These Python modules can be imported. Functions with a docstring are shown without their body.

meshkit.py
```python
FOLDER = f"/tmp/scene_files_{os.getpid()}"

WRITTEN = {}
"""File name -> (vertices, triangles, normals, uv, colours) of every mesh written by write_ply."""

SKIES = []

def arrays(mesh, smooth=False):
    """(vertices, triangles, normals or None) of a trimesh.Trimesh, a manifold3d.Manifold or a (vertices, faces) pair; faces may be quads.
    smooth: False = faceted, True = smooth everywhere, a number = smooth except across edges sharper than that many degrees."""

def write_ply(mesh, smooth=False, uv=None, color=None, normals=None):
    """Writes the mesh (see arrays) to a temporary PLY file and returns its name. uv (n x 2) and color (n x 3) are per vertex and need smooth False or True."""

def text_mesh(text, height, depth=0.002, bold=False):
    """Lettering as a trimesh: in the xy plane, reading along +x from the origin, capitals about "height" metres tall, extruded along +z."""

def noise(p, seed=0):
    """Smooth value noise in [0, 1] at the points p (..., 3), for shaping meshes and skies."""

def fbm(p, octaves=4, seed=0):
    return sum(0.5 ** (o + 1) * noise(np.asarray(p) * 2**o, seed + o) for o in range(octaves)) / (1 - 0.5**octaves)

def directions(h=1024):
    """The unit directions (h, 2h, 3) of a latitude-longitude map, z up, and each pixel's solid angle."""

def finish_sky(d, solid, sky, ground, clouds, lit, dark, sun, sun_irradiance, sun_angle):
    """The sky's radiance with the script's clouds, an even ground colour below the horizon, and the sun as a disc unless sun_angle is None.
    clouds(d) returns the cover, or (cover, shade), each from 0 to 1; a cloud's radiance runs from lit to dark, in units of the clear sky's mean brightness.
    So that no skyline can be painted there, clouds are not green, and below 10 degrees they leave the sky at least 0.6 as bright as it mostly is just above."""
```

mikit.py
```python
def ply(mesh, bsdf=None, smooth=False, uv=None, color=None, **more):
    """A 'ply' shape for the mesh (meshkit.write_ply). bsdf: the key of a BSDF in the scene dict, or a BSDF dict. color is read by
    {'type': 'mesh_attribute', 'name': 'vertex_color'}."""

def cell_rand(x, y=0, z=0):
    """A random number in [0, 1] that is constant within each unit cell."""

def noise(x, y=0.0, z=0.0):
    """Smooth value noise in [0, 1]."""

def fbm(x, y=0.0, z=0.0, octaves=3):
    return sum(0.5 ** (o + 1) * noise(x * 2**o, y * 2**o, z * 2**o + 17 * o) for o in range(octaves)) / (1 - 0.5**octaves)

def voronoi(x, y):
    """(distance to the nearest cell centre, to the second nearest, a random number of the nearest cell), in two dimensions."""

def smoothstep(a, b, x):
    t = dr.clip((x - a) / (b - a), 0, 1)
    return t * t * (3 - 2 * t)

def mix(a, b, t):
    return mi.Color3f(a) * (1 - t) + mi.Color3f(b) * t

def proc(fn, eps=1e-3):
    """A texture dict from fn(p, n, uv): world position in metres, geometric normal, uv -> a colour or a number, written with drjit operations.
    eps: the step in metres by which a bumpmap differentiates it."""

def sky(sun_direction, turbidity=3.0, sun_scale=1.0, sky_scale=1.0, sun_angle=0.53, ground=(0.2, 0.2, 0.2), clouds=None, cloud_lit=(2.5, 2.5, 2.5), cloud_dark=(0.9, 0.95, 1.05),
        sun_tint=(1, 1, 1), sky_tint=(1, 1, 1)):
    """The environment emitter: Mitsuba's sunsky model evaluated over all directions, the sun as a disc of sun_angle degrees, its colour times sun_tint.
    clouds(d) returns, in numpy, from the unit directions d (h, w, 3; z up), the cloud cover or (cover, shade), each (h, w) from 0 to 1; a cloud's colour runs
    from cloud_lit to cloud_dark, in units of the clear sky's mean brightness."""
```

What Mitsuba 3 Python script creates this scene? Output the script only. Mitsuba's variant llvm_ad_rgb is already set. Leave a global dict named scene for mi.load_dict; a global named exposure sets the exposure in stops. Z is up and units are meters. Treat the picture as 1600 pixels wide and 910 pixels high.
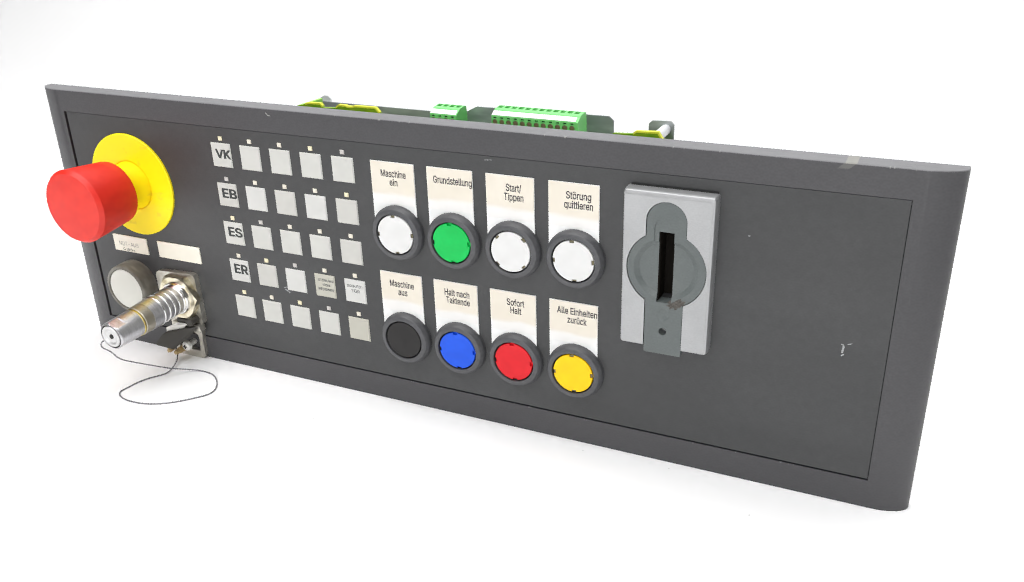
import math, random
import numpy as np, trimesh, manifold3d as m3, shapely, shapely.geometry as sg
import drjit as dr, mitsuba as mi, mikit, meshkit
from mikit import proc, noise, fbm, smoothstep, mix
T = mi.ScalarTransform4f
random.seed(4); rng = np.random.default_rng(4)
scene, labels = {}, {}
MM = 0.001

# ---------------------------------------------------------------- camera, lamps, exposure
EYE = np.array([468.82, -365.01, 260.00]) * MM
FWD = np.array([-0.38962, 0.82321, -0.41294]); UP = np.array([-0.15139, 0.38503, 0.91040])
scene['camera'] = {'type': 'perspective', 'fov': 57.908, 'fov_axis': 'x', 'near_clip': 0.01, 'far_clip': 50.0,
                   'to_world': T().look_at(origin=EYE.tolist(), target=(EYE + FWD).tolist(), up=UP.tolist())}
exposure = 0.4

def rgb(*c): return {'type': 'rgb', 'value': [float(x) for x in c]}

def softbox(key, pos, target, w, h, power, label):
    """A studio softbox: black fabric housing open towards the target, white diffuser that glows."""
    fr = T().look_at(origin=[float(v) for v in pos], target=[float(v) for v in target], up=[0, 1, 0.01])
    scene[key + '__diffuser'] = {'type': 'rectangle', 'to_world': fr @ T().scale([w / 2, h / 2, 1]), 'bsdf': {'type': 'diffuse', 'reflectance': rgb(.6, .6, .6)},
                                 'emitter': {'type': 'area', 'radiance': rgb(*power)}}
    a, b, d = w / 2 + .01, h / 2 + .01, .35
    v = np.array([(-a, -b, -.004), (a, -b, -.004), (a, b, -.004), (-a, b, -.004), (-a * .2, -b * .2, -d), (a * .2, -b * .2, -d), (a * .2, b * .2, -d), (-a * .2, b * .2, -d)])
    f = np.array([(0, 1, 5, 4), (1, 2, 6, 5), (2, 3, 7, 6), (3, 0, 4, 7), (4, 5, 6, 7), (0, 3, 2, 1)])
    scene[key + '__housing'] = mikit.ply((v, f), {'type': 'twosided', 'b': {'type': 'diffuse', 'reflectance': rgb(.05, .05, .05)}}, to_world=fr)
    labels[key] = {'label': label, 'category': 'studio lamp'}

softbox('studio_softbox', (-0.15, -0.75, 1.55), (0.2, 0.0, 0.05), 1.5, 1.2, (2.6, 2.6, 2.6), 'large square softbox hung high in front of the panel')
softbox('studio_softbox_001', (0.3, 0.25, 1.65), (0.28, 0.1, 0.0), 1.8, 1.1, (2.8, 2.8, 2.8), 'wide softbox hung above and behind the panel')
softbox('studio_softbox_002', (0.55, -1.7, 0.75), (0.25, 0.0, 0.08), 1.5, 1.1, (2.0, 2.0, 2.0), 'upright softbox standing in front of the table')

# ---------------------------------------------------------------- materials
def mat(key, color, rough=.5, spec=.5, metallic=0., bump=None, eps=2e-4, **kw):
    c = color if isinstance(color, dict) else rgb(*color)
    d = {'type': 'principled', 'base_color': c, 'roughness': rough, 'specular': spec, 'metallic': float(metallic), **kw}
    if bump is not None:
        d = {'type': 'bumpmap', 'tex': proc(bump, eps), 'scale': 1.0, 'bsdf': d}
    scene[key] = {'type': 'twosided', 'bsdf': d}
    return key

def seg(p, ax, az, bx, bz, w):
    """distance mask to a segment in the panel plane (mm)"""
    x, z = p.x * 1000, p.z * 1000
    dx, dz = bx - ax, bz - az
    t = dr.clip(((x - ax) * dx + (z - az) * dz) / (dx * dx + dz * dz), 0, 1)
    d = dr.sqrt(dr.square(x - ax - t * dx) + dr.square(z - az - t * dz))
    return 1 - smoothstep(w * .6, w, d)

def grain(p):
    return noise(p.x * 2600, p.y * 2600, p.z * 2600) * 6e-6 + noise(p.x * 900, p.y * 900, p.z * 900) * 8e-6

def bezel_col(p, n, uv):
    v = fbm(p.x * 25, p.y * 25, p.z * 25, octaves=4)
    s = noise(p.x * 1500, p.y * 1500, p.z * 1500)
    c = mix((.044, .0435, .047), (.055, .054, .058), v) * (.9 + .2 * s)
    x, z, y = p.x * 1000, p.z * 1000, p.y * 1000
    top_glare = smoothstep(154.4, 154.5, z)                       # top face lightened in colour, standing in for the glare on it
    c = mix(c, mix((.105, .105, .11), (.15, .15, .157), v) * (.92 + .16 * noise(p.x * 200, p.y * 3000, 2)), top_glare)
    worn = smoothstep(.80, .88, noise(p.x * 420, 3, 7) * .5 + noise(p.x * 1300, 8, 2) * .5) * smoothstep(154.0, 154.5, z) * (1 - smoothstep(.5, 1.1, y))
    worn = dr.maximum(worn, smoothstep(.8, .9, noise(p.x * 500, 1, 4) * .55 + noise(p.x * 1700, 5, 5) * .45) * 0.5 * smoothstep(13.5, 13.8, z) * (1 - smoothstep(14.09, 14.2, z)) * (1 - smoothstep(.3, .6, y)))
    c = mix(c, (.22, .22, .215), worn)
    for a in ((162, 152.7, 163.2, 151.6, .35), (163.2, 151.6, 164.4, 151.4, .3)):
        c = mix(c, (.28, .28, .27), seg(p, *a) * .8)
    # dried glue smear over the top edge
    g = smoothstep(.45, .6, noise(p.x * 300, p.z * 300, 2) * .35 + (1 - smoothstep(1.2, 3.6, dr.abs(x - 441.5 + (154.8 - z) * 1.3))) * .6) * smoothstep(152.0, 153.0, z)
    return mix(c, mix((.13, .13, .12), (.24, .235, .20), top_glare), g * .6)
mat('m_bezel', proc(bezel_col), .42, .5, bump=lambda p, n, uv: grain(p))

def face_col(p, n, uv):
    v = fbm(p.x * 18, p.y * 18, p.z * 18, octaves=4)
    s = noise(p.x * 1700, p.y * 1700, p.z * 1700)
    c = mix((.042, .0435, .045), (.053, .0535, .055), v) * (.9 + .2 * s)
    c = c * (1 + .22 * (smoothstep(.4, .75, fbm(p.x * 7 + 3, p.z * 16, 5, octaves=4)) - .4))
    c = c * (1 + .10 * (fbm(p.x * 30, p.z * 110, 2) - .5) + .16 * (fbm(p.x * 420, p.z * 420, 4) - .5))
    for a in ((447.7, 76.7, 447.4, 73.9, .5), (448.0, 72.9, 447.3, 72.3, .35), (446.8, 77.5, 447.4, 77.3, .3), (449.2, 77.9, 450.8, 78.5, .2), 
              (158.6, 56.0, 159.6, 56.4, .35), (159.2, 55.0, 160.6, 54.3, .42), (161.2, 53.9, 161.7, 53.4, .35), (284, 140.4, 287.5, 140.8, .15), (405, 120, 405.5, 120, .25)):
        c = mix(c, (.40, .41, .42), seg(p, *a) * (.5 + .5 * noise(p.x * 3000, p.z * 3000, 1)))
    return c
mat('m_face', proc(face_col), .5, .45, bump=lambda p, n, uv: grain(p))
mat('m_slot_shade', (.009, .0075, .006), .8, .1)
BZ_ = 98.67
def paper_col(p, n, uv): return mix(mix((.73, .72, .70), (.76, .75, .735), fbm(p.x * 140, p.y * 40, p.z * 140)), mix((.67, .62, .525), (.72, .675, .59), fbm(p.x * 120, p.y * 40, p.z * 120)), smoothstep(-1.2, 1.6, p.z * 1000 - dr.select(p.z > .09, BZ_ + 19.6, BZ_ - 58.08 + 19.6) - (fbm(p.x * 60, p.z * 100) - .5) * 2.5))
mat('m_paper', proc(paper_col), .75, .3)
def holder_col(p, n, uv): return mix((.70, .71, .70), (.78, .785, .78), smoothstep(.3, .7, fbm(p.x * 140, p.y * 40, p.z * 140)))
mat('m_holder', proc(holder_col), .35, .5)
mat('m_sticker', (.80, .78, .68), .6, .3)
mat('m_ink', (.05, .047, .05), .7, .2)
mat('m_ink_faded', (.05, .055, .055), .7, .2)
mat('m_ink_pale', (.28, .28, .265), .7, .2)
mat('m_ink_mid', (.07, .075, .075), .7, .2)
def ring_col(p, n, uv): return mix((.060, .061, .066), (.077, .078, .083), noise(p.x * 700, p.y * 700, p.z * 700))
mat('m_ring', proc(ring_col), .42, .5, bump=lambda p, n, uv: grain(p) * .6)
def lens(key, a, b, rough=.35):
    def f(p, n, uv): return mix(a, b, .3 + .4 * smoothstep(.25, .8, fbm(p.x * 160, p.y * 50, p.z * 160, octaves=4)))
    mat(key, proc(f), rough, .3)
lens('m_lens_white', (.62, .62, .61), (.70, .70, .695)); lens('m_lens_green', (.0, .40, .06), (.0, .54, .10)); lens('m_lens_blue', (.006, .07, .58), (.010, .10, .74))
lens('m_lens_red', (.56, .005, .012), (.70, .012, .020)); lens('m_lens_yellow', (.88, .50, .0), (.93, .60, .0)); lens('m_lens_black', (.016, .015, .015), (.026, .025, .025), .55)
mat('m_notch', (.16, .14, .08), .6)
KEYC = [(.54, .54, .51), (.51, .505, .475), (.46, .45, .39), (.57, .57, .55)]
for i, c in enumerate(KEYC):
    def kc(p, n, uv, c=c): return mix(tuple(x * .93 for x in c), c, fbm(p.x * 200, p.y * 60, p.z * 200))
    mat('m_key%d' % i, proc(kc), .45, .4)
for i, c in enumerate([(.72, .66, .46), (.66, .62, .53), (.46, .44, .42)]): mat('m_led%d' % i, c, .35, .5)
def red_col(p, n, uv): return mix((.60, .015, .007), (.67, .024, .011), smoothstep(.2, .75, fbm(p.x * 130, p.y * 130, p.z * 130, octaves=5)))
mat('m_mushroom', proc(red_col), .45, .5, bump=lambda p, n, uv: noise(p.x * 1400, p.y * 1400, p.z * 1400) * 1.4e-5)
def yel_col(p, n, uv):
    d = smoothstep(.66, .8, fbm(p.x * 260, p.y * 90, p.z * 260, octaves=4))
    return mix((.90, .745, .004), (.72, .58, .03), d * .5)
mat('m_yellow', proc(yel_col), .5, .35)
def knob_col(p, n, uv):
    t = smoothstep(.25, .8, fbm(p.x * 120, p.y * 300, p.z * 120))
    return mix((.13, .125, .108), (.23, .225, .20), t)
mat('m_knob', proc(knob_col), .55, .4)
mat('m_knob_rim', (.34, .335, .31), .55, .4)
mat('m_knob_face', (.58, .58, .53), .45, .4)
def zam(p, n, uv):
    c = mix((.30, .305, .31), (.44, .445, .45), fbm(p.x * 45, p.y * 45, p.z * 30, octaves=4))
    return c * (.94 + .12 * noise(p.x * 2000, p.y * 2000, p.z * 2000))
mat('m_zamak', proc(zam), .34, .5, metallic=.55, bump=lambda p, n, uv: grain(p) * 1.6)
def inlay_col(p, n, uv): return mix((.084, .098, .098), (.110, .124, .122), fbm(p.x * 70, p.y * 70, p.z * 70, octaves=4)) * (.92 + .16 * noise(p.x * 1500, p.y * 1500, p.z * 1500))
mat('m_inlay', proc(inlay_col), .38, .5, bump=lambda p, n, uv: grain(p))
mat('m_grime', proc(lambda p, n, uv: mix((.05, .047, .042), (.12, .11, .10), noise(p.x * 1500, p.y * 1500, p.z * 1500))), .8, .2)
# metals of the plug
def steel(p, n, uv): return mix((.52, .52, .54), (.72, .72, .74), noise(p.x * 300, p.y * 2500, p.z * 300))
mat('m_steel', proc(steel), .40, .5, metallic=1., bump=lambda p, n, uv: noise(p.x * 300, p.y * 4000, p.z * 300) * 3e-6)
mat('m_steel_bright', (.88, .88, .88), .2, .5, metallic=1.)
mat('m_brass', proc(lambda p, n, uv: mix((.30, .27, .20), (.52, .49, .42), fbm(p.x * 400, p.y * 400, p.z * 400))), .42, .5, metallic=.85)
mat('m_brass_ring', (.62, .50, .16), .3, .5, metallic=1.)
def nick(p, n, uv): return mix((.38, .36, .30), (.78, .76, .70), fbm(p.x * 250, p.y * 250, p.z * 250, octaves=4))
mat('m_nickel', proc(nick), .36, .5, metallic=.85)
mat('m_nut', proc(lambda p, n, uv: mix((.42, .37, .24), (.80, .74, .58), smoothstep(.3, .65, fbm(p.x * 260, p.y * 260, p.z * 260, octaves=4)))), .26, .5, metallic=1.)
mat('m_red_mark', (.35, .03, .03), .5)
mat('m_cap_metal', (.60, .60, .60), .38, .5, metallic=.6)
mat('m_rubber', proc(lambda p, n, uv: mix((.035, .033, .028), (.06, .056, .05), fbm(p.x * 200, p.y * 200, p.z * 200))), .55, .4)
mat('m_wire', proc(lambda p, n, uv: mix((.10, .10, .11), (.30, .30, .33), noise(p.x * 900, p.y * 900, p.z * 900))), .4, .5, metallic=.4)
mat('m_tan', (.42, .30, .14), .5)
mat('m_white_metal', (.80, .79, .74), .4, .5, metallic=.3)
# rear
def galv(p, n, uv): return mix((.23, .245, .255), (.38, .40, .41), smoothstep(.3, .7, fbm(p.x * 60, p.y * 60, p.z * 160, octaves=4)))
mat('m_galv', proc(galv), .45, .5, metallic=.5)
mat('m_galv_light', (.66, .68, .69), .4, .5, metallic=.3)
mat('m_pcb', proc(lambda p, n, uv: mix((.10, .26, .004), (.22, .36, .01), noise(p.x * 300, p.y * 300, p.z * 600))), .4, .5)
mat('m_pcb_edge_lit', (.62, .66, .04), .5)  # board edge brightened in its colour, as if lit from above
mat('m_board_light', (.34, .72, .12), .5)
mat('m_terminal', (.17, .58, .17), .42, .5)
mat('m_terminal_dark', (.015, .10, .03), .6)
mat('m_strip', (.86, .86, .85), .5, .3)
mat('m_screw', (.36, .26, .20), .4, .5, metallic=.8)
mat('m_black', (.006, .006, .006), .6)
def table_col(p, n, uv):
    c = mix((.90, .90, .90), (.93, .93, .93), fbm(p.x * 3, p.y * 3))
    for x, y, r in ((193.8, -33.2, .55), (335.1, -6.3, .45), (378.1, -4.8, .4), (300, -62, .25), (150, -60, .25), (420, -25, .3)):
        c = mix(c, (.45, .43, .40), 1 - smoothstep(r * .5, r, dr.sqrt(dr.square(p.x * 1000 - x) + dr.square(p.y * 1000 - y))))
    return c
scene['m_table'] = {'type': 'twosided', 'bsdf': {'type': 'diffuse', 'reflectance': proc(table_col)}}
scene['m_backdrop'] = {'type': 'twosided', 'bsdf': {'type': 'diffuse', 'reflectance': rgb(.80, .80, .80)}}

# ---------------------------------------------------------------- helpers (all in millimetres, front of the panel is y = 0, outwards is -y)
OUT = np.array([[1, 0, 0, 0], [0, 0, -1, 0], [0, 1, 0, 0], [0, 0, 0, 1.]])     # local z -> outwards (-y), local y -> up

def tri(m):
    if isinstance(m, m3.Manifold):
        q = m.to_mesh(); return trimesh.Trimesh(q.vert_properties[:, :3], q.tri_verts, process=False)
    return m

def add(key, mesh, material, smooth=30, label=None):
    """One entry of the scene; numbered if the key is taken. key may end in a plain part name."""
    k, i = key, 0
    while k in scene or k in labels:
        i += 1; k = '%s_%03d' % (key, i)
    mesh = tri(mesh).copy(); mesh.apply_scale(MM)
    scene[k] = mikit.ply(mesh, material, smooth=smooth)
    if label: labels[k] = {'label': label}
    return k

def lathe(profile, cx, cz, n=72, closed=True):
    """profile of (radius, height above the face); revolved round an axis that points out of the panel"""
    p = list(profile)
    if p[0][0] > 0 and closed: p = [(0, p[0][1])] + p
    if p[-1][0] > 0 and closed: p = p + [(0, p[-1][1])]
    m = trimesh.creation.revolve(np.array(p, float), sections=n)
    if m.volume < 0: m.invert()
    m.apply_transform(OUT); m.apply_translation([cx, 0, cz])
    return m

def hollow(profile, cx, cz, n=72):
    """closed profile loop away from the axis (a ring)"""
    p = np.array(list(profile) + [profile[0]], float)
    m = trimesh.creation.revolve(p, sections=n)
    if m.volume < 0: m.invert()
    m.apply_transform(OUT); m.apply_translation([cx, 0, cz])
    return m

def box(x0, x1, y0, y1, z0, z1):
    m = trimesh.creation.box([x1 - x0, y1 - y0, z1 - z0]); m.apply_translation([(x0 + x1) / 2, (y0 + y1) / 2, (z0 + z1) / 2])
    return m

def mbox(x0, x1, y0, y1, z0, z1):
    return m3.Manifold.cube([x1 - x0, y1 - y0, z1 - z0]).translate([x0, y0, z0])

def soft_box(x0, x1, y0, y1, z0, z1, c):
    """box with all edges chamfered by c"""
    P = []
    for sx in (0, 1):
        for sy in (0, 1):
            for sz in (0, 1):
                X, Y, Z = (x0, x1)[sx], (y0, y1)[sy], (z0, z1)[sz]; a, b, d = (1 - 2 * sx) * c, (1 - 2 * sy) * c, (1 - 2 * sz) * c
                P += [(X + a, Y + b, Z), (X + a, Y, Z + d), (X, Y + b, Z + d)]
    return m3.Manifold.hull_points(np.array(P))

def pad(poly, h0, h1, c):
    """polygon in (x, z) from height h0 to h1 above the face, with its outer rim chamfered by c"""
    if c:
        a = trimesh.creation.extrude_polygon(poly, h1 - c - h0, engine='earcut'); a.apply_translation([0, 0, h0])
        n = 3; ms = [a]
        P = np.array(poly.exterior.coords)[:-1]
        return None
    a = trimesh.creation.extrude_polygon(poly, h1 - h0, engine='earcut'); a.apply_translation([0, 0, h0]); a.apply_transform(OUT)
    return a

def rect_pad(x0, x1, z0, z1, h0, h1, c):
    """flat pad on the face with a chamfered front rim"""
    P = [(x, z, h0) for x in (x0, x1) for z in (z0, z1)] + [(x, z, h1 - c) for x in (x0, x1) for z in (z0, z1)] + [(x, z, h1) for x in (x0 + c, x1 - c) for z in (z0 + c, z1 - c)]
    m = m3.Manifold.hull_points(np.array([(x, -h, z) for x, z, h in P]))
    return m

def text(s, x0, z0, w, cap, h, bold=False, depth=.06):
    """lettering on the face: left end x0, baseline z0, width w, capital height cap, standing at height h"""
    m = meshkit.text_mesh(s, cap, depth, bold)
    b = m.bounds; m.apply_translation([-b[0][0], 0, 0]); m.apply_scale([w / (b[1][0] - b[0][0]), 1, 1]); m.apply_translation([0, 0, h])
    m.apply_transform(OUT); m.apply_translation([x0, 0, z0])
    return m

def joined(ms): return trimesh.util.concatenate([tri(m) for m in ms])

def tube(pts, r, n=10, sub=12):
    from scipy.interpolate import CubicSpline
    p = np.array(pts, float); t = np.r_[0, np.cumsum(np.linalg.norm(np.diff(p, axis=0), axis=1) ** .5)]
    c = CubicSpline(t, p)(np.linspace(0, t[-1], len(p) * sub)); c[:, 2] = np.maximum(c[:, 2], r)
    d = np.gradient(c, axis=0); d /= np.linalg.norm(d, axis=1, keepdims=True)
    a = np.cross(d, [0.13, .21, .97]); a /= np.linalg.norm(a, axis=1, keepdims=True); b = np.cross(d, a)
    an = np.arange(n) * 2 * np.pi / n
    V = (c[:, None] + r * (np.cos(an)[None, :, None] * a[:, None] + np.sin(an)[None, :, None] * b[:, None])).reshape(-1, 3)
    F = []
    for i in range(len(c) - 1):
        for j in range(n):
            k = (j + 1) % n; F.append((i * n + j, i * n + k, (i + 1) * n + k)); F.append((i * n + j, (i + 1) * n + k, (i + 1) * n + j))
    L = len(c) - 1
    for j in range(1, n - 1): F.append((0, j + 1, j)); F.append((L * n, L * n + j, L * n + j + 1))
    m = trimesh.Trimesh(V, F, process=False)
    if m.volume < 0: m.invert()
    return m

def xz_prism(pts, y0, y1):
    """polygon in (x, z) extruded from y0 (front) to y1 (back)"""
    m = trimesh.creation.extrude_polygon(sg.Polygon(pts).buffer(0), y1 - y0, engine='earcut'); m.apply_translation([0, 0, -y1]); m.apply_transform(OUT)
    return m

def yz_prism(pts, x0, x1):
    """polygon in (y, z) extruded from x0 to x1"""
    m = trimesh.creation.extrude_polygon(sg.Polygon(pts).buffer(0), x1 - x0, engine='earcut')
    m.apply_transform(np.array([[0, 0, 1, x0], [1, 0, 0, 0], [0, 1, 0, 0], [0, 0, 0, 1.]]))
    return m

# ---------------------------------------------------------------- setting: white table top running up into a white backdrop
BY, BR, BH = 0.40, 0.35, 1.7
def sheet(pts, x0, x1, nx=2):
    V, F = [], []
    for y, z in pts: V += [(x0, y, z), (x1, y, z)]
    for i in range(len(pts) - 1): F.append((2 * i, 2 * i + 1, 2 * i + 3, 2 * i + 2))
    return np.array(V, float), np.array(F)
scene['tabletop'] = mikit.ply(sheet([(-1.6, 0), (BY, 0)], -2.2, 2.8), 'm_table'); labels['tabletop'] = {'kind': 'structure', 'label': 'bright white table surface'}
cove = [(BY + BR * math.sin(a), BR - BR * math.cos(a)) for a in np.linspace(0, math.pi / 2, 40)] + [(BY + BR, BH)]
scene['backdrop'] = mikit.ply(sheet(cove, -2.2, 2.8), 'm_backdrop', smooth=True); labels['backdrop'] = {'kind': 'structure', 'label': 'plain white backdrop behind the panel'}

# ---------------------------------------------------------------- the panel
P = 'control_panel'
labels[P] = {'label': 'dark grey machine control panel standing upright on the white table, with round buttons', 'category': 'control panel'}
W, H, D = 483.0, 154.85, 11.2
IX0, IX1, IZ0, IZ1 = 18.2, 465.02, 14.09, 142.71
a, b = 17.0, 8.0
end = [(a - a * math.sin(t), b - b * math.cos(t)) for t in np.linspace(0, math.pi / 2, 14)]
prof = end + [(0, D - .5), (.5, D), (W - .5, D), (W, D - .5)] + [(W - x, y) for x, y in end[::-1]]
cs = m3.CrossSection([np.array(prof)[::-1]])
if cs.area() < 0.1: cs = m3.CrossSection([np.array(prof)])
body = m3.Manifold.extrude(cs, H)
c_ = .55
side = np.array([(c_ * .9, 0), (0, c_), (0, H - c_), (c_ * .3, H - c_ * .3), (c_, H), (D - .4, H), (D, H - .4), (D, .4), (D - .4, 0)])
q = yz_prism(side, -5, W + 5)
sidem = m3.Manifold(m3.Mesh(np.array(q.vertices, np.float32), np.array(q.faces, np.uint32)))
body = body ^ sidem
LX, LZ = 371.95, 102.5            # the lock's slot
bezel = body - mbox(IX0, IX1, -5, 4.6, IZ0, IZ1) - mbox(LX - 3.6, LX + 3.6, -5, 10.4, 86.1, 118.9)
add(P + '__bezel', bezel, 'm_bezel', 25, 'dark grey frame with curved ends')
plate = mbox(IX0 + 1.6, IX1 - .3, .3, 4.6, IZ0 + .75, IZ1 - .28) - mbox(LX - 3.6, LX + 3.6, -5, 10.4, 86.1, 118.9)
add(P + '__face_plate', plate, 'm_face', False, 'inset dark grey front plate, scratched at the right')

# emergency stop
e = P + '__emergency_stop'
ex, ez = 60.6, 103.87
k = add(e, lathe([(29.6, -.35), (29.6, .7), (29.2, 1.05), (14.5, 1.05), (14.45, -.2), (13.9, -.2), (13.8, 1.5), (13.6, 1.9), (13.0, 9), (12.6, 22), (12.6, 24)], ex, ez, 128), 'm_yellow', 35, 'round yellow plate and collar of the emergency stop')
mush = [(9, 14.0), (16.8, 14.0), (17.4, 14.4), (17.7, 15.4), (18.6, 24), (19.6, 34), (20.15, 39.2), (20.25, 39.7), (20.2, 40.2), (18.9, 42.1), (18.5, 42.4), (18.0, 42.45), (12, 42.7), (6, 42.85), (0, 42.9)]
add(e + '__mushroom_head', lathe(mush, ex, ez, 128), 'm_mushroom', 24, 'red mushroom push head')

# stickers and round knob
s = add(P + '__sticker', rect_pad(36.2, 62.3, 61.1, 71.1, -.35, .3, .05), 'm_sticker', False, 'cream sticker reading NOT-AUS')
add(s + '__lettering', text('NOT-AUS', 40.5, 64.7, 14.8, 2.5, .31), 'm_ink_pale', False)
add(s + '__lettering', text('Quittier.', 42.7, 61.6, 9.7, 1.8, .31), 'm_ink_faded', False)
add(P + '__sticker', rect_pad(70.6, 101.8, 61.3, 71.2, -.35, .3, .05), 'm_sticker', False, 'blank cream sticker above the plug socket')
kx, kz = 48.8, 41.1
k = add(P + '__round_knob', hollow([(15.0, -.35), (15.0, 1.2), (14.85, 5), (14.6, 9.2), (14.2, 10.0), (13.3, 10.4), (12.7, 10.2), (12.6, 9.4), (12.4, -.35)], kx, kz, 96), 'm_knob', 40, 'round grey knob with pale face beside the plug')
add(k + '__face', lathe([(12.35, -.3), (12.35, 9.5), (11.9, 9.8), (0, 10.0)], kx, kz, 96), 'm_knob_face', 40)

# keypad
KX, KZ, KDX, KDZ, KW, KH = 122.67, 134.26, 19.06, 22.05, 12.88, 13.01
KT = {(0, 0): [('VK', 125.6, 126.2, 9.9, 4.5)], (1, 0): [('EB', 125.7, 104.2, 9.8, 4.9)], (2, 0): [('ES', 125.7, 82.1, 9.6, 5.0)], (3, 0): [('ER', 125.7, 60.1, 9.5, 5.2)],
      (3, 3): [('STÖRUNG', 182.2, 64.3, 9.9, 1.3), ('VOM', 184.9, 61.7, 4.8, 1.25), ('BEDIENER', 182.0, 59.1, 10.0, 1.35)], (3, 4): [('SCHUTZ-', 200.5, 63.9, 10.2, 1.45), ('TÜR', 203.2, 61.0, 5.0, 1.55)]}
for i in range(5):
    for j in range(5):
        x, z = KX + j * KDX, KZ - i * KDZ
        tone = 1 if j == 4 and i in (2,) else 2 if (i, j) in ((4, 4), (3, 3)) else (0, 3, 0, 1)[(i * 3 + j * 2) % 4]
        t = KT.get((i, j)); name = None
        if t: name = 'key marked ' + t[0][0] if len(t) == 1 else 'key with small lines of dark print, first ' + t[0][0].rstrip('-')
        elif (i, j) == (4, 4): name = 'yellowed blank key at the lower right of the keypad'
        k = add(P + '__key', rect_pad(x, x + KW, z - KH, z, -.35, .3, .45), 'm_key%d' % tone, False, name)
        for q in t or ():
            big = q[4] > 3
            tm = [text(q[0], q[1] + o, q[2] + u, q[3] - .44, q[4], .31 + .004 * w_, bold=True) for w_, (o, u) in enumerate(((0, 0), (.22, .0), (.44, 0), (.22, .16)))] if big else [text(q[0], q[1], q[2], q[3], q[4], .31, bold=True)]
            add(k + '__lettering', joined(tm), 'm_ink_faded' if big else 'm_ink_mid', False)
        li = 0 if (i, j) in ((0, 0), (0, 3), (4, 0)) else (1, 1, 2, 1, 0)[(i * 2 + j * 3) % 5]
        lx = x + 5.75
        add(k + '__indicator', rect_pad(lx, lx + 2.45, z + 1.35, z + 3.55, -.35, .25, .25), 'm_led%d' % li, False)

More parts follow.
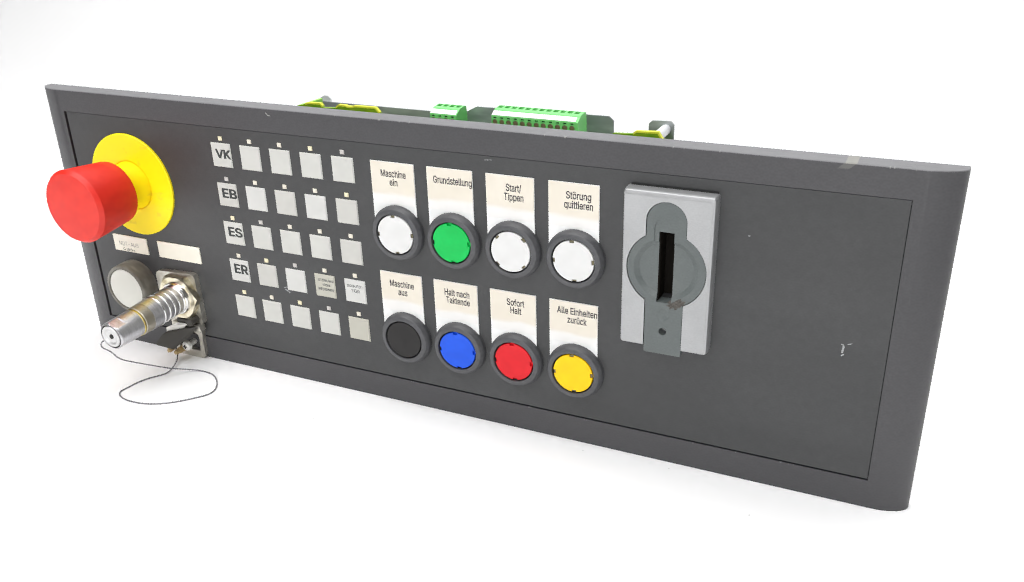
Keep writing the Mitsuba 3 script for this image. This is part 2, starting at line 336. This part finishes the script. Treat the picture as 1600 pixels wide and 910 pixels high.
# labelled push buttons
BX, BZ, BDX, BDZ = 235.21, 98.67, 31.20, 58.08
names = [[('Maschine ein', 'white'), ('Grundstellung', 'green'), ('Start/ Tippen', 'white'), ('Störung quittieren', 'white')],
         [('Maschine aus', 'black'), ('Halt nach Taktende', 'blue'), ('Sofort Halt', 'red'), ('Alle Einheiten zurück', 'yellow')]]
BT = [[[('Maschine', 227.7, 127.1, 14.0), ('ein', 232.3, 122.8, 4.4)], [('Grundstellung', 256.7, 127.0, 20.5)], [('Start/', 294.6, 127.2, 7.7), ('Tippen', 293.5, 122.8, 9.8)], [('Störung', 324.1, 127.1, 11.9), ('quittieren', 323.2, 122.7, 13.7)]],
      [[('Maschine', 227.5, 68.8, 14.1), ('aus', 232.1, 64.4, 5.3)], [('Halt nach', 259.2, 69.1, 13.8), ('Taktende', 259.9, 64.9, 13.2)], [('Sofort', 293.3, 69.5, 9.3), ('Halt', 295.1, 65.3, 5.8)], [('Alle Einheiten', 319.5, 70.1, 20.0), ('zurück', 324.7, 65.6, 9.7)]]]
RING = [(14.2, -.35), (14.2, 1.5), (14.05, 2.0), (13.05, 3.7), (12.7, 3.95), (11.0, 4.4), (10.75, 4.3), (10.65, 4.0), (10.65, .6), (9.0, .6), (9.0, -.35)]
for i in range(2):
    for j in range(4):
        cx, cz = BX + j * BDX, BZ - i * BDZ
        nm, col = names[i][j]
        lx0, lx1, zt = cx - 1.17 - 12.12, cx - 1.17 + 12.12, cz + 35.78
        hole = sg.Point(cx, cz).buffer(13.6, 48)
        k = add(P + '__label_plate', pad(sg.box(lx0, cz + 1, lx1, zt).difference(hole), -.35, .25, 0), 'm_holder', False, 'white label plate reading ' + nm)
        zb = cz + 14.6 + (0.0, .5, .2, .3)[j]
        add(k + '__paper_insert', rect_pad(lx0 + .12, lx1 - .12, zb, zt - .12, .2, .42, .04), 'm_paper', False)
        add(k + '__lettering', joined([text(s_, x_, z_, w_, 3.35, .43, bold=True) for s_, x_, z_, w_ in BT[i][j]]), 'm_ink', False)
        k = add(P + '__push_button', hollow(RING, cx, cz, 96), 'm_ring', 40, 'round %s push button below the label %s' % (col, nm))
        disc = tri(lathe([(9.98, 1.1), (9.98, 3.75), (9.8, 4.0), (6, 4.08), (0, 4.12)], cx, cz, 96)); disc.merge_vertices()
        dm = m3.Manifold(m3.Mesh(np.array(disc.vertices, np.float32), np.array(disc.faces, np.uint32)))
        ph = 45 if (i, j) == (0, 2) else 4
        notches = []
        if col != 'black':
            for q in range(4):
                an = math.radians(ph + 90 * q)
                nb = m3.Manifold.cube([1.4, 2.4, 2.3], True).rotate([0, -math.degrees(an), 0]).translate([cx + 9.5 * math.cos(an), -4.0, cz + 9.5 * math.sin(an)])
                dm = dm - nb
                notches.append(m3.Manifold.cube([.9, .5, 2.1], True).rotate([0, -math.degrees(an), 0]).translate([cx + 9.35 * math.cos(an), -3.1, cz + 9.35 * math.sin(an)]))
        add(k + '__lens', dm, 'm_lens_' + col, 30, '%s lens' % col)
        for q in notches if col in ('white', 'yellow') else (): add(k + '__notch', q, 'm_notch', False)

# lock with the slot
lk = P + '__slot_lock'
x0, x1, z0, z1, hh = 352.55, 392.4, 63.9, 136.9, 6.2
pts = []
for (x, z, cx_, cz_) in ((x0, z0, .7, .6), (x1, z0, 1.6, .8), (x1, z1, 1.6, 2.2), (x0, z1, .7, 2.2)):
    sx, sz = (1 if x == x0 else -1), (1 if z == z0 else -1)
    for r in (1.2,):
        for t in np.linspace(0, math.pi / 2, 5):
            ox, oz = x + sx * r * (1 - math.sin(t)), z + sz * r * (1 - math.cos(t))
            pts.append((ox, .3, oz))
            for u, (fx, fy) in enumerate(((0, 0), (.35, .75), (1, 1))):
                pts.append((ox + sx * cx_ * fx, -(hh - 1.6 + 1.6 * fy), oz + sz * cz_ * fx))
lockplate = m3.Manifold.hull_points(np.array(pts))
outline = shapely.union_all([sg.Point(372.4, 101.8).buffer(17.4, 64), sg.Point(371.85, 123.75).buffer(8.65, 48), sg.box(363.2, 102, 380.5, 123.8), sg.box(363.7, 60.9, 380.5, 102)]).buffer(.01)
outline = outline.buffer(-.6).buffer(.6)
def ext(poly, h0, h1):
    q = pad(poly, h0, h1, 0); q.merge_vertices()
    return m3.Manifold(m3.Mesh(np.array(q.vertices, np.float32), np.array(q.faces, np.uint32)))
lockplate = lockplate - ext(outline.buffer(.28), 1.0, 12) - mbox(LX - 3.6, LX + 3.6, -5, 10.4, 86.1, 118.9)
add(lk, lockplate, 'm_zamak', 30, 'silver lock plate with rounded upper edges')
slot = mbox(LX - 3.35, LX + 3.35, -12, 12, 86.2, 118.9)
dish = m3.Manifold.cylinder(1.5, 12.0, 14.3, 96).rotate([90, 0, 0]).translate([372.2, -4.3, 101.8])
inlay = ext(outline, -.3, 5.75) - slot - dish
arch = sg.Point(371.9, 120.6).buffer(5.3, 32).union(sg.box(366.6, 111, 377.2, 120.6))
inlay = inlay - ext(arch, 5.2, 9)
inlay = inlay - m3.Manifold.cylinder(7, 1.75, 1.75, 40).rotate([90, 0, 0]).translate([372.0, .8, 72.1])
inlay = inlay - m3.Manifold.sphere(7.0, 64).translate([372.0, -12.1, 80.3])
add(lk + '__keyhole_insert', inlay, 'm_inlay', 25, 'grey keyhole-shaped insert with a tall slot')
slot_dark = mbox(LX - 3.34, LX + 3.34, 5.0, 10.0, 86.3, 118.8) + mbox(LX - 3.34, LX - 2.9, -4.0, 10, 86.3, 118.8) + mbox(LX + 3.0, LX + 3.34, -4.0, 10, 86.3, 118.8)  # dark slabs added so the slot looks deep in shade
add(lk + '__slot_shade', slot_dark, 'm_slot_shade', False, 'dark walls painting the shade inside the slot')
g = trimesh.creation.icosphere(5, 1.0)
v = g.vertices; nz = meshkit.fbm(v * 3.1 + 7, 4, 3) - .5
v = v * (1 + 1.3 * nz[:, None]); v = v * [4.0, .7, 2.4]
v[:, 2] += .42 * v[:, 0]
g.vertices = v + [377.6, -5.35, 86.4]
add(lk + '__grime', g, 'm_grime', True, 'crumbling dark grime at the lower end of the slot')
add(lk + '__back_shadow_gap', box(354.2, 391.6, -.45, .28, 119.2, 137.6), 'm_black', False, 'thin black strip painted as shade behind the lock plate')  # black strip stands in for the shaded gap along the plate top

# ---------------------------------------------------------------- socket bracket on the panel
sk = P + '__socket_bracket'
up = sg.Polygon([(67.9, 23.8), (67.9, 51.0), (68.9, 52.9), (70.7, 53.9), (94.3, 55.1), (96.5, 54.4), (97.3, 52.5), (97.8, 25.2), (96.9, 23.8)])
low = sg.Polygon([(72.3, 24.1), (95.4, 24.1), (94.4, 12.6), (94.4, 2.2), (93.0, .6), (90.8, .15), (73.8, .15), (72.3, 1.6)])
win = sg.Polygon([(75.2, 4.7), (91.2, 4.7), (91.7, 12.6), (91.0, 20.6), (76.8, 20.6)])
add(sk, joined([pad(up, -.35, 3.2, 0), pad(low.difference(win), -.35, 2.4, 0)]), 'm_nickel', False, 'worn nickel bracket behind the plug, notched at the bottom')
fl = xz_prism([(77.8, 24.0), (97.5, 24.0), (98.7, 21.0), (95.4, 18.4), (90.8, 20.0), (79.8, 20.0)], -6.5, -2.6)
add(sk + '__hinge_lip', fl, 'm_nickel', False)
hexr = 14.5
hx = m3.Manifold.cylinder(4.0, hexr, hexr, 6).rotate([0, 0, 2]) ^ (m3.Manifold.cylinder(3.2, hexr * 1.02, hexr * 1.02, 96) + m3.Manifold.cylinder(.8, hexr * 1.02, hexr * .88, 96).translate([0, 0, 3.2]))
hx = hx.rotate([90, 0, 0]).translate([85.2, -3.2, 40.5])
add(sk + '__hex_nut', hx, 'm_nut', 20, 'large worn hexagon nut')
# hinged dark cover flap in front of the bracket's lower half
fa = np.array([(80.3, -5.5, 20.2), (96.3, -7.5, 22.8), (91.5, -9.5, 17.2), (84.1, -16.0, 11.0), (74.4, -18.5, 13.2), (78.3, -15.5, 18.8)])
nrm = np.cross(fa[1] - fa[0], fa[4] - fa[0]); nrm /= np.linalg.norm(nrm)
flap = m3.Manifold.hull_points(np.vstack([fa, fa - nrm * 1.3 * np.sign(nrm[1])]))
add(sk + '__cover_flap', flap, 'm_rubber', False, 'dark grey hinged cover flap hanging open')
hp = joined([lathe([(2.3, 3.2), (2.3, 9.6), (1.9, 10)], 93.5, 27.0, 24), box(82.5, 93.5, -7.4, -4.2, 24.4, 27.2)])
add(sk + '__hinge_pin', hp, 'm_rubber', 30, 'black hinge pin above the flap')
tb = np.array([(78.0, -12.5, 22.5), (83.8, -9.0, 25.2), (90.3, -8.0, 24.9), (85.2, -10.0, 19.6), (78.0, -13.0, 16.6)])
add(sk + '__spring_tab', m3.Manifold.hull_points(np.vstack([tb, tb + [0, .7, 0]])), 'm_white_metal', False, 'pale bent spring tab')
sc = joined([lathe([(3.1, 6.0), (3.1, 7.0), (2.7, 7.9), (1.2, 8.5), (0, 8.6)], 85.7, 9.3, 32), lathe([(1.7, 0), (1.7, 6.1)], 85.7, 9.3, 16)])
add(sk + '__screw', sc, 'm_white_metal', 35)
add(sk + '__screw_recess', joined([box(85.3, 86.1, -8.75, -8.0, 8.0, 10.6), box(84.5, 86.9, -8.74, -8.0, 8.9, 9.7)]), 'm_black', False)
add(sk + '__cable_clip', joined([lathe([(1.5, 8), (1.6, 10.5), (1.2, 11.5)], 80.2, 5.7, 20), lathe([(1.3, 9), (1.5, 12.5), (1.0, 13.2)], 76.8, 7.2, 20), lathe([(1.9, 0), (1.9, 8.2)], 80.2, 5.7, 20)]), 'm_tan', 30, 'small tan clip holding the wire end')

# ---------------------------------------------------------------- the plug in its socket, and its wire
C = 'connector_plug'
labels[C] = {'label': 'ribbed silver cylindrical connector plug screwed into the bracket at the lower left of the panel', 'category': 'connector'}
cx, cz = 85.0, 40.6
DROOP = trimesh.transformations.rotation_matrix(math.radians(1.75), [1, 0, 0], [cx, 0, cz])    # the plug hangs a little
def plug(name, mesh, material, smooth=30, label=None):
    mesh = tri(mesh).copy(); mesh.apply_transform(DROOP)
    return add(C + '__' + name, mesh, material, smooth, label)
plug('coupling_collar', lathe([(9.8, 6.6), (9.8, 8.2), (9.4, 8.8), (8.8, 8.8), (8.8, 9.9), (8.4, 10.3)], cx, cz, 80), 'm_steel_bright', 35)
prof_ = [(8.2, 9.8), (8.2, 12.4)]
for h in (13.4, 17.2, 21.0, 25.1):
    prof_ += [(8.25, h - .3), (8.1, h), (8.35, h + .3)]
    r_ = 8.62 + .032 * (h - 13.4)
    rib = [(8.1, h - .6), (r_ - .25, h - .55), (r_, h - .3), (r_ + .03, h), (r_, h + .3), (r_ - .25, h + .55), (8.1, h + .6)]
    plug('rib', hollow(rib, cx, cz, 96), 'm_steel_bright', 40)
prof_ += [(8.75, 26.2), (8.6, 29), (8.55, 32.8)]
plug('ribbed_sleeve', lathe(prof_, cx, cz, 96), 'm_steel', 25, 'silver sleeve behind four bright ribs')
plug('brown_band', lathe([(8.42, 32.82), (8.3, 38.4), (7.9, 38.8)], cx, cz, 96), 'm_brass', 25, 'tarnished brass-brown band')
plug('brass_ring', lathe([(7.5, 38.8), (7.5, 39.2), (8.05, 39.3), (8.05, 39.9), (7.8, 40.1)], cx, cz, 96), 'm_brass_ring', 25, 'thin brass ring')
fb = lathe([(7.85, 40.12), (7.85, 44), (7.75, 55.4), (7.5, 56.1), (7.1, 56.6), (6.9, 56.6), (6.9, 55.3), (0, 55.3)], cx, cz, 96); fb.merge_vertices()
fbm_ = m3.Manifold(m3.Mesh(np.array(fb.vertices, np.float32), np.array(fb.faces, np.uint32)))
for an in (20, 140, 260):
    fbm_ = fbm_ - m3.Manifold.cube([12, 12, 8], True).translate([0, -55.5, 7.1 + 4]).rotate([0, an, 0]).translate([cx, 0, cz])
plug('end_cap', fbm_, 'm_steel', 25, 'silver end cap with wrench flats')
plug('end_face', lathe([(6.15, 55.3), (6.15, 56.7), (5.9, 57.0), (4.6, 57.0), (3.7, 56.3), (1.3, 56.1), (1.1, 55.2), (0, 55.2)], cx, cz, 80), 'm_cap_metal', 25, 'round end face with a hole')
plug('groove_shade', hollow([(6.17, 55.32), (6.88, 55.32), (6.88, 56.0), (6.17, 56.0)], cx, cz, 80), 'm_black', 30)  # black ring put into the end groove to paint its shade
plug('end_hole', lathe([(1.25, 54.5), (1.25, 56.4)], cx - .2, cz - .3, 24), 'm_black', 30)
plug('red_mark', m3.Manifold.sphere(.8, 16).scale([1.3, 1.0, .5]).translate([cx - 5.0, -11.3, cz + 6.4]), 'm_red_mark', True, 'small red index mark')
wire = [(cx - 6.0, -56.0, cz - 5.2), (76.0, -56.6, 32.6), (75.6, -55.6, 29.8), (77.4, -53.0, 26.6), (78.5, -50.0, 21.6), (81.3, -45.0, 17.2), (87.6, -32.0, 8.6), (91.1, -25.0, 4.4), (99.2, -17.0, 1.0), (106.4, -15.7, .5),
        (112.2, -16.9, .5), (117.2, -20.0, .5), (121.6, -24.4, .5), (124.8, -29.8, .5), (125.0, -34.7, .5), (121.4, -40.1, .5), (113.2, -48.8, .5), (102.4, -55.3, .5), (93.4, -57.3, .5), (85.0, -57.0, .5), (78.6, -54.4, .5),
        (76.3, -50.9, .5), (76.7, -48.0, .5), (77.6, -41.5, .5), (80.6, -33.6, .5), (84.6, -27.6, .5), (85.8, -24.0, .8), (84.7, -19.0, 1.3), (82.0, -13.0, 2.0), (79.7, -9.8, 3.2), (79.3, -8.8, 4.6)]
k = 'tether_wire'
mesh = tube(wire, .34); mesh.apply_scale(MM); scene[k] = mikit.ply(mesh, 'm_wire', smooth=40)
labels[k] = {'label': 'thin dark steel tether wire looping on the white table below the connector plug', 'category': 'wire'}

# ---------------------------------------------------------------- behind the panel
R = P + '__rear_housing'
plate_pts = [(152.2, 4), (152.2, 144.9), (226, 144.6), (241, 144.8), (244.8, 146.3), (250.1, 149.1), (322.6, 149.7), (325.1, 147.6), (325.1, 134), (342.9, 134), (342.9, 147.8), (344.5, 149.4), (353.6, 149.8), (355.4, 148.1), (355.4, 4)]
add(R, joined([xz_prism(plate_pts, 60, 61.2), box(152.2, 355.4, 31.8, 60, 4, 5.2)]), 'm_galv', False, 'grey sheet metal mounting plate behind the panel')
add(R + '__side_bracket', xz_prism([(150.9, 120), (150.9, 146.6), (153.6, 148.0), (156.2, 148.1), (157.8, 146.4), (157.8, 120)], 61.3, 62.5), 'm_galv_light', False)
add(R + '__standoff', joined([trimesh.creation.cylinder(2.5, 27.4, sections=24, transform=np.array([[1, 0, 0, 351.4], [0, 0, -1, 46.2], [0, 1, 0, 145.6], [0, 0, 0, 1.]]))]), 'm_galv_light', 30)
pc = P + '__circuit_board'
pcb = [(159, 6), (159, 149.6), (166.2, 151.4), (168.8, 151.5), (173.6, 151.6), (175.4, 149.8), (183.2, 150.2), (185.3, 151.7), (189.6, 151.6), (190.4, 151.2), (194.0, 151.3), (194.8, 151.8), (207.5, 151.9), (210.3, 149.1), (212, 147.0),
       (331, 147.0), (335.5, 150.0), (344.6, 150.4), (346.1, 151.5), (356.2, 151.9), (357.7, 149.6), (359, 148.0), (359, 6)]
add(pc, xz_prism(pcb, 30, 31.6), 'm_pcb', False, 'green circuit board showing its yellow-green upper edge')
ed = [(x, z) for x, z in pcb if z > 147.2]
L = sg.LineString(pcb[1:-1])
rim = L.buffer(.42, cap_style='flat').intersection(sg.box(0, 147.5, 500, 200))
rim = rim.intersection(shapely.union_all([sg.box(164, 0, 175, 200), sg.box(183.4, 0, 210, 200), sg.box(344.8, 0, 359, 200)]))
for q in getattr(rim, 'geoms', [rim]): add(pc + '__edge', xz_prism(list(q.exterior.coords), 29.8, 31.8), 'm_pcb_edge_lit', False)
add(pc + '__side_strip', yz_prism([(31.7, 145.5), (31.7, 149.4), (52, 148.8), (52, 145.5)], 157.6, 159.2), 'm_board_light', False, 'light green strip at the left end')

def terminal(x0, x1, n, flange, up_, label):
    k = P + '__terminal_block'
    prof = [(38, 132), (38, 149.8), (38.4, 150.2), (41.0, 151.6), (41.4, 151.6), (41.7, 152.1), (42.3, 152.4), (47.6, 152.9), (49.2, 152.3), (50, 148), (50, 132)]
    prof = [(y, z + up_ if z > 140 else z) for y, z in prof]
    m = yz_prism(prof, x0, x1); m.merge_vertices()
    m = m3.Manifold(m3.Mesh(np.array(m.vertices, np.float32), np.array(m.faces, np.uint32)))
    xe = x1 - flange; pit = (xe - x0) / n
    for q in range(n):
        xc = x0 + pit * (q + .5)
        m = m - mbox(xc - 1.25, xc + 1.25, 44.0, 47.4, 150.5 + up_, 158) - mbox(xc - .85, xc + .85, 36, 39.2, 148.55 + up_, 149.35 + up_) - m3.Manifold.cylinder(1.2, 1.35, 1.35, 20).rotate([90, 0, 0]).translate([xc, 38.9, 146.9 + up_])
    k = add(k, m, 'm_terminal', 25, label)
    add(k + '__marking_strip', yz_prism([(38.2, 150.15 + up_), (38.0, 150.3 + up_), (40.8, 151.82 + up_), (41.0, 151.55 + up_)], x0 + .1, x1 - flange - .1), 'm_strip', False)
    for q in range(n):
        xc = x0 + pit * (q + .5)
        add(k + '__screw', lathe([(1.2, -38.7), (1.2, -38.2), (0, -38.1)], xc, 146.9 + up_, 16), 'm_screw', 30)
        add(k + '__wire_opening', box(xc - 1.2, xc + 1.2, 44.1, 47.3, 150.5 + up_, 151.2 + up_), 'm_terminal_dark', False)
        add(k + '__test_slot', box(xc - .84, xc + .84, 38.6, 39.1, 148.56 + up_, 149.34 + up_), 'm_terminal_dark', False)
    add(k + '__header', box(x0 + .4, x1 - .4, 31.7, 50.0, 126, 131.9), 'm_terminal', False)
terminal(234.9, 249.9, 4, .4, -.5, 'small green four-pole terminal block')
terminal(269.5, 314.9, 12, 1.2, 1.2, 'long green twelve-pole terminal block with rows of screws')
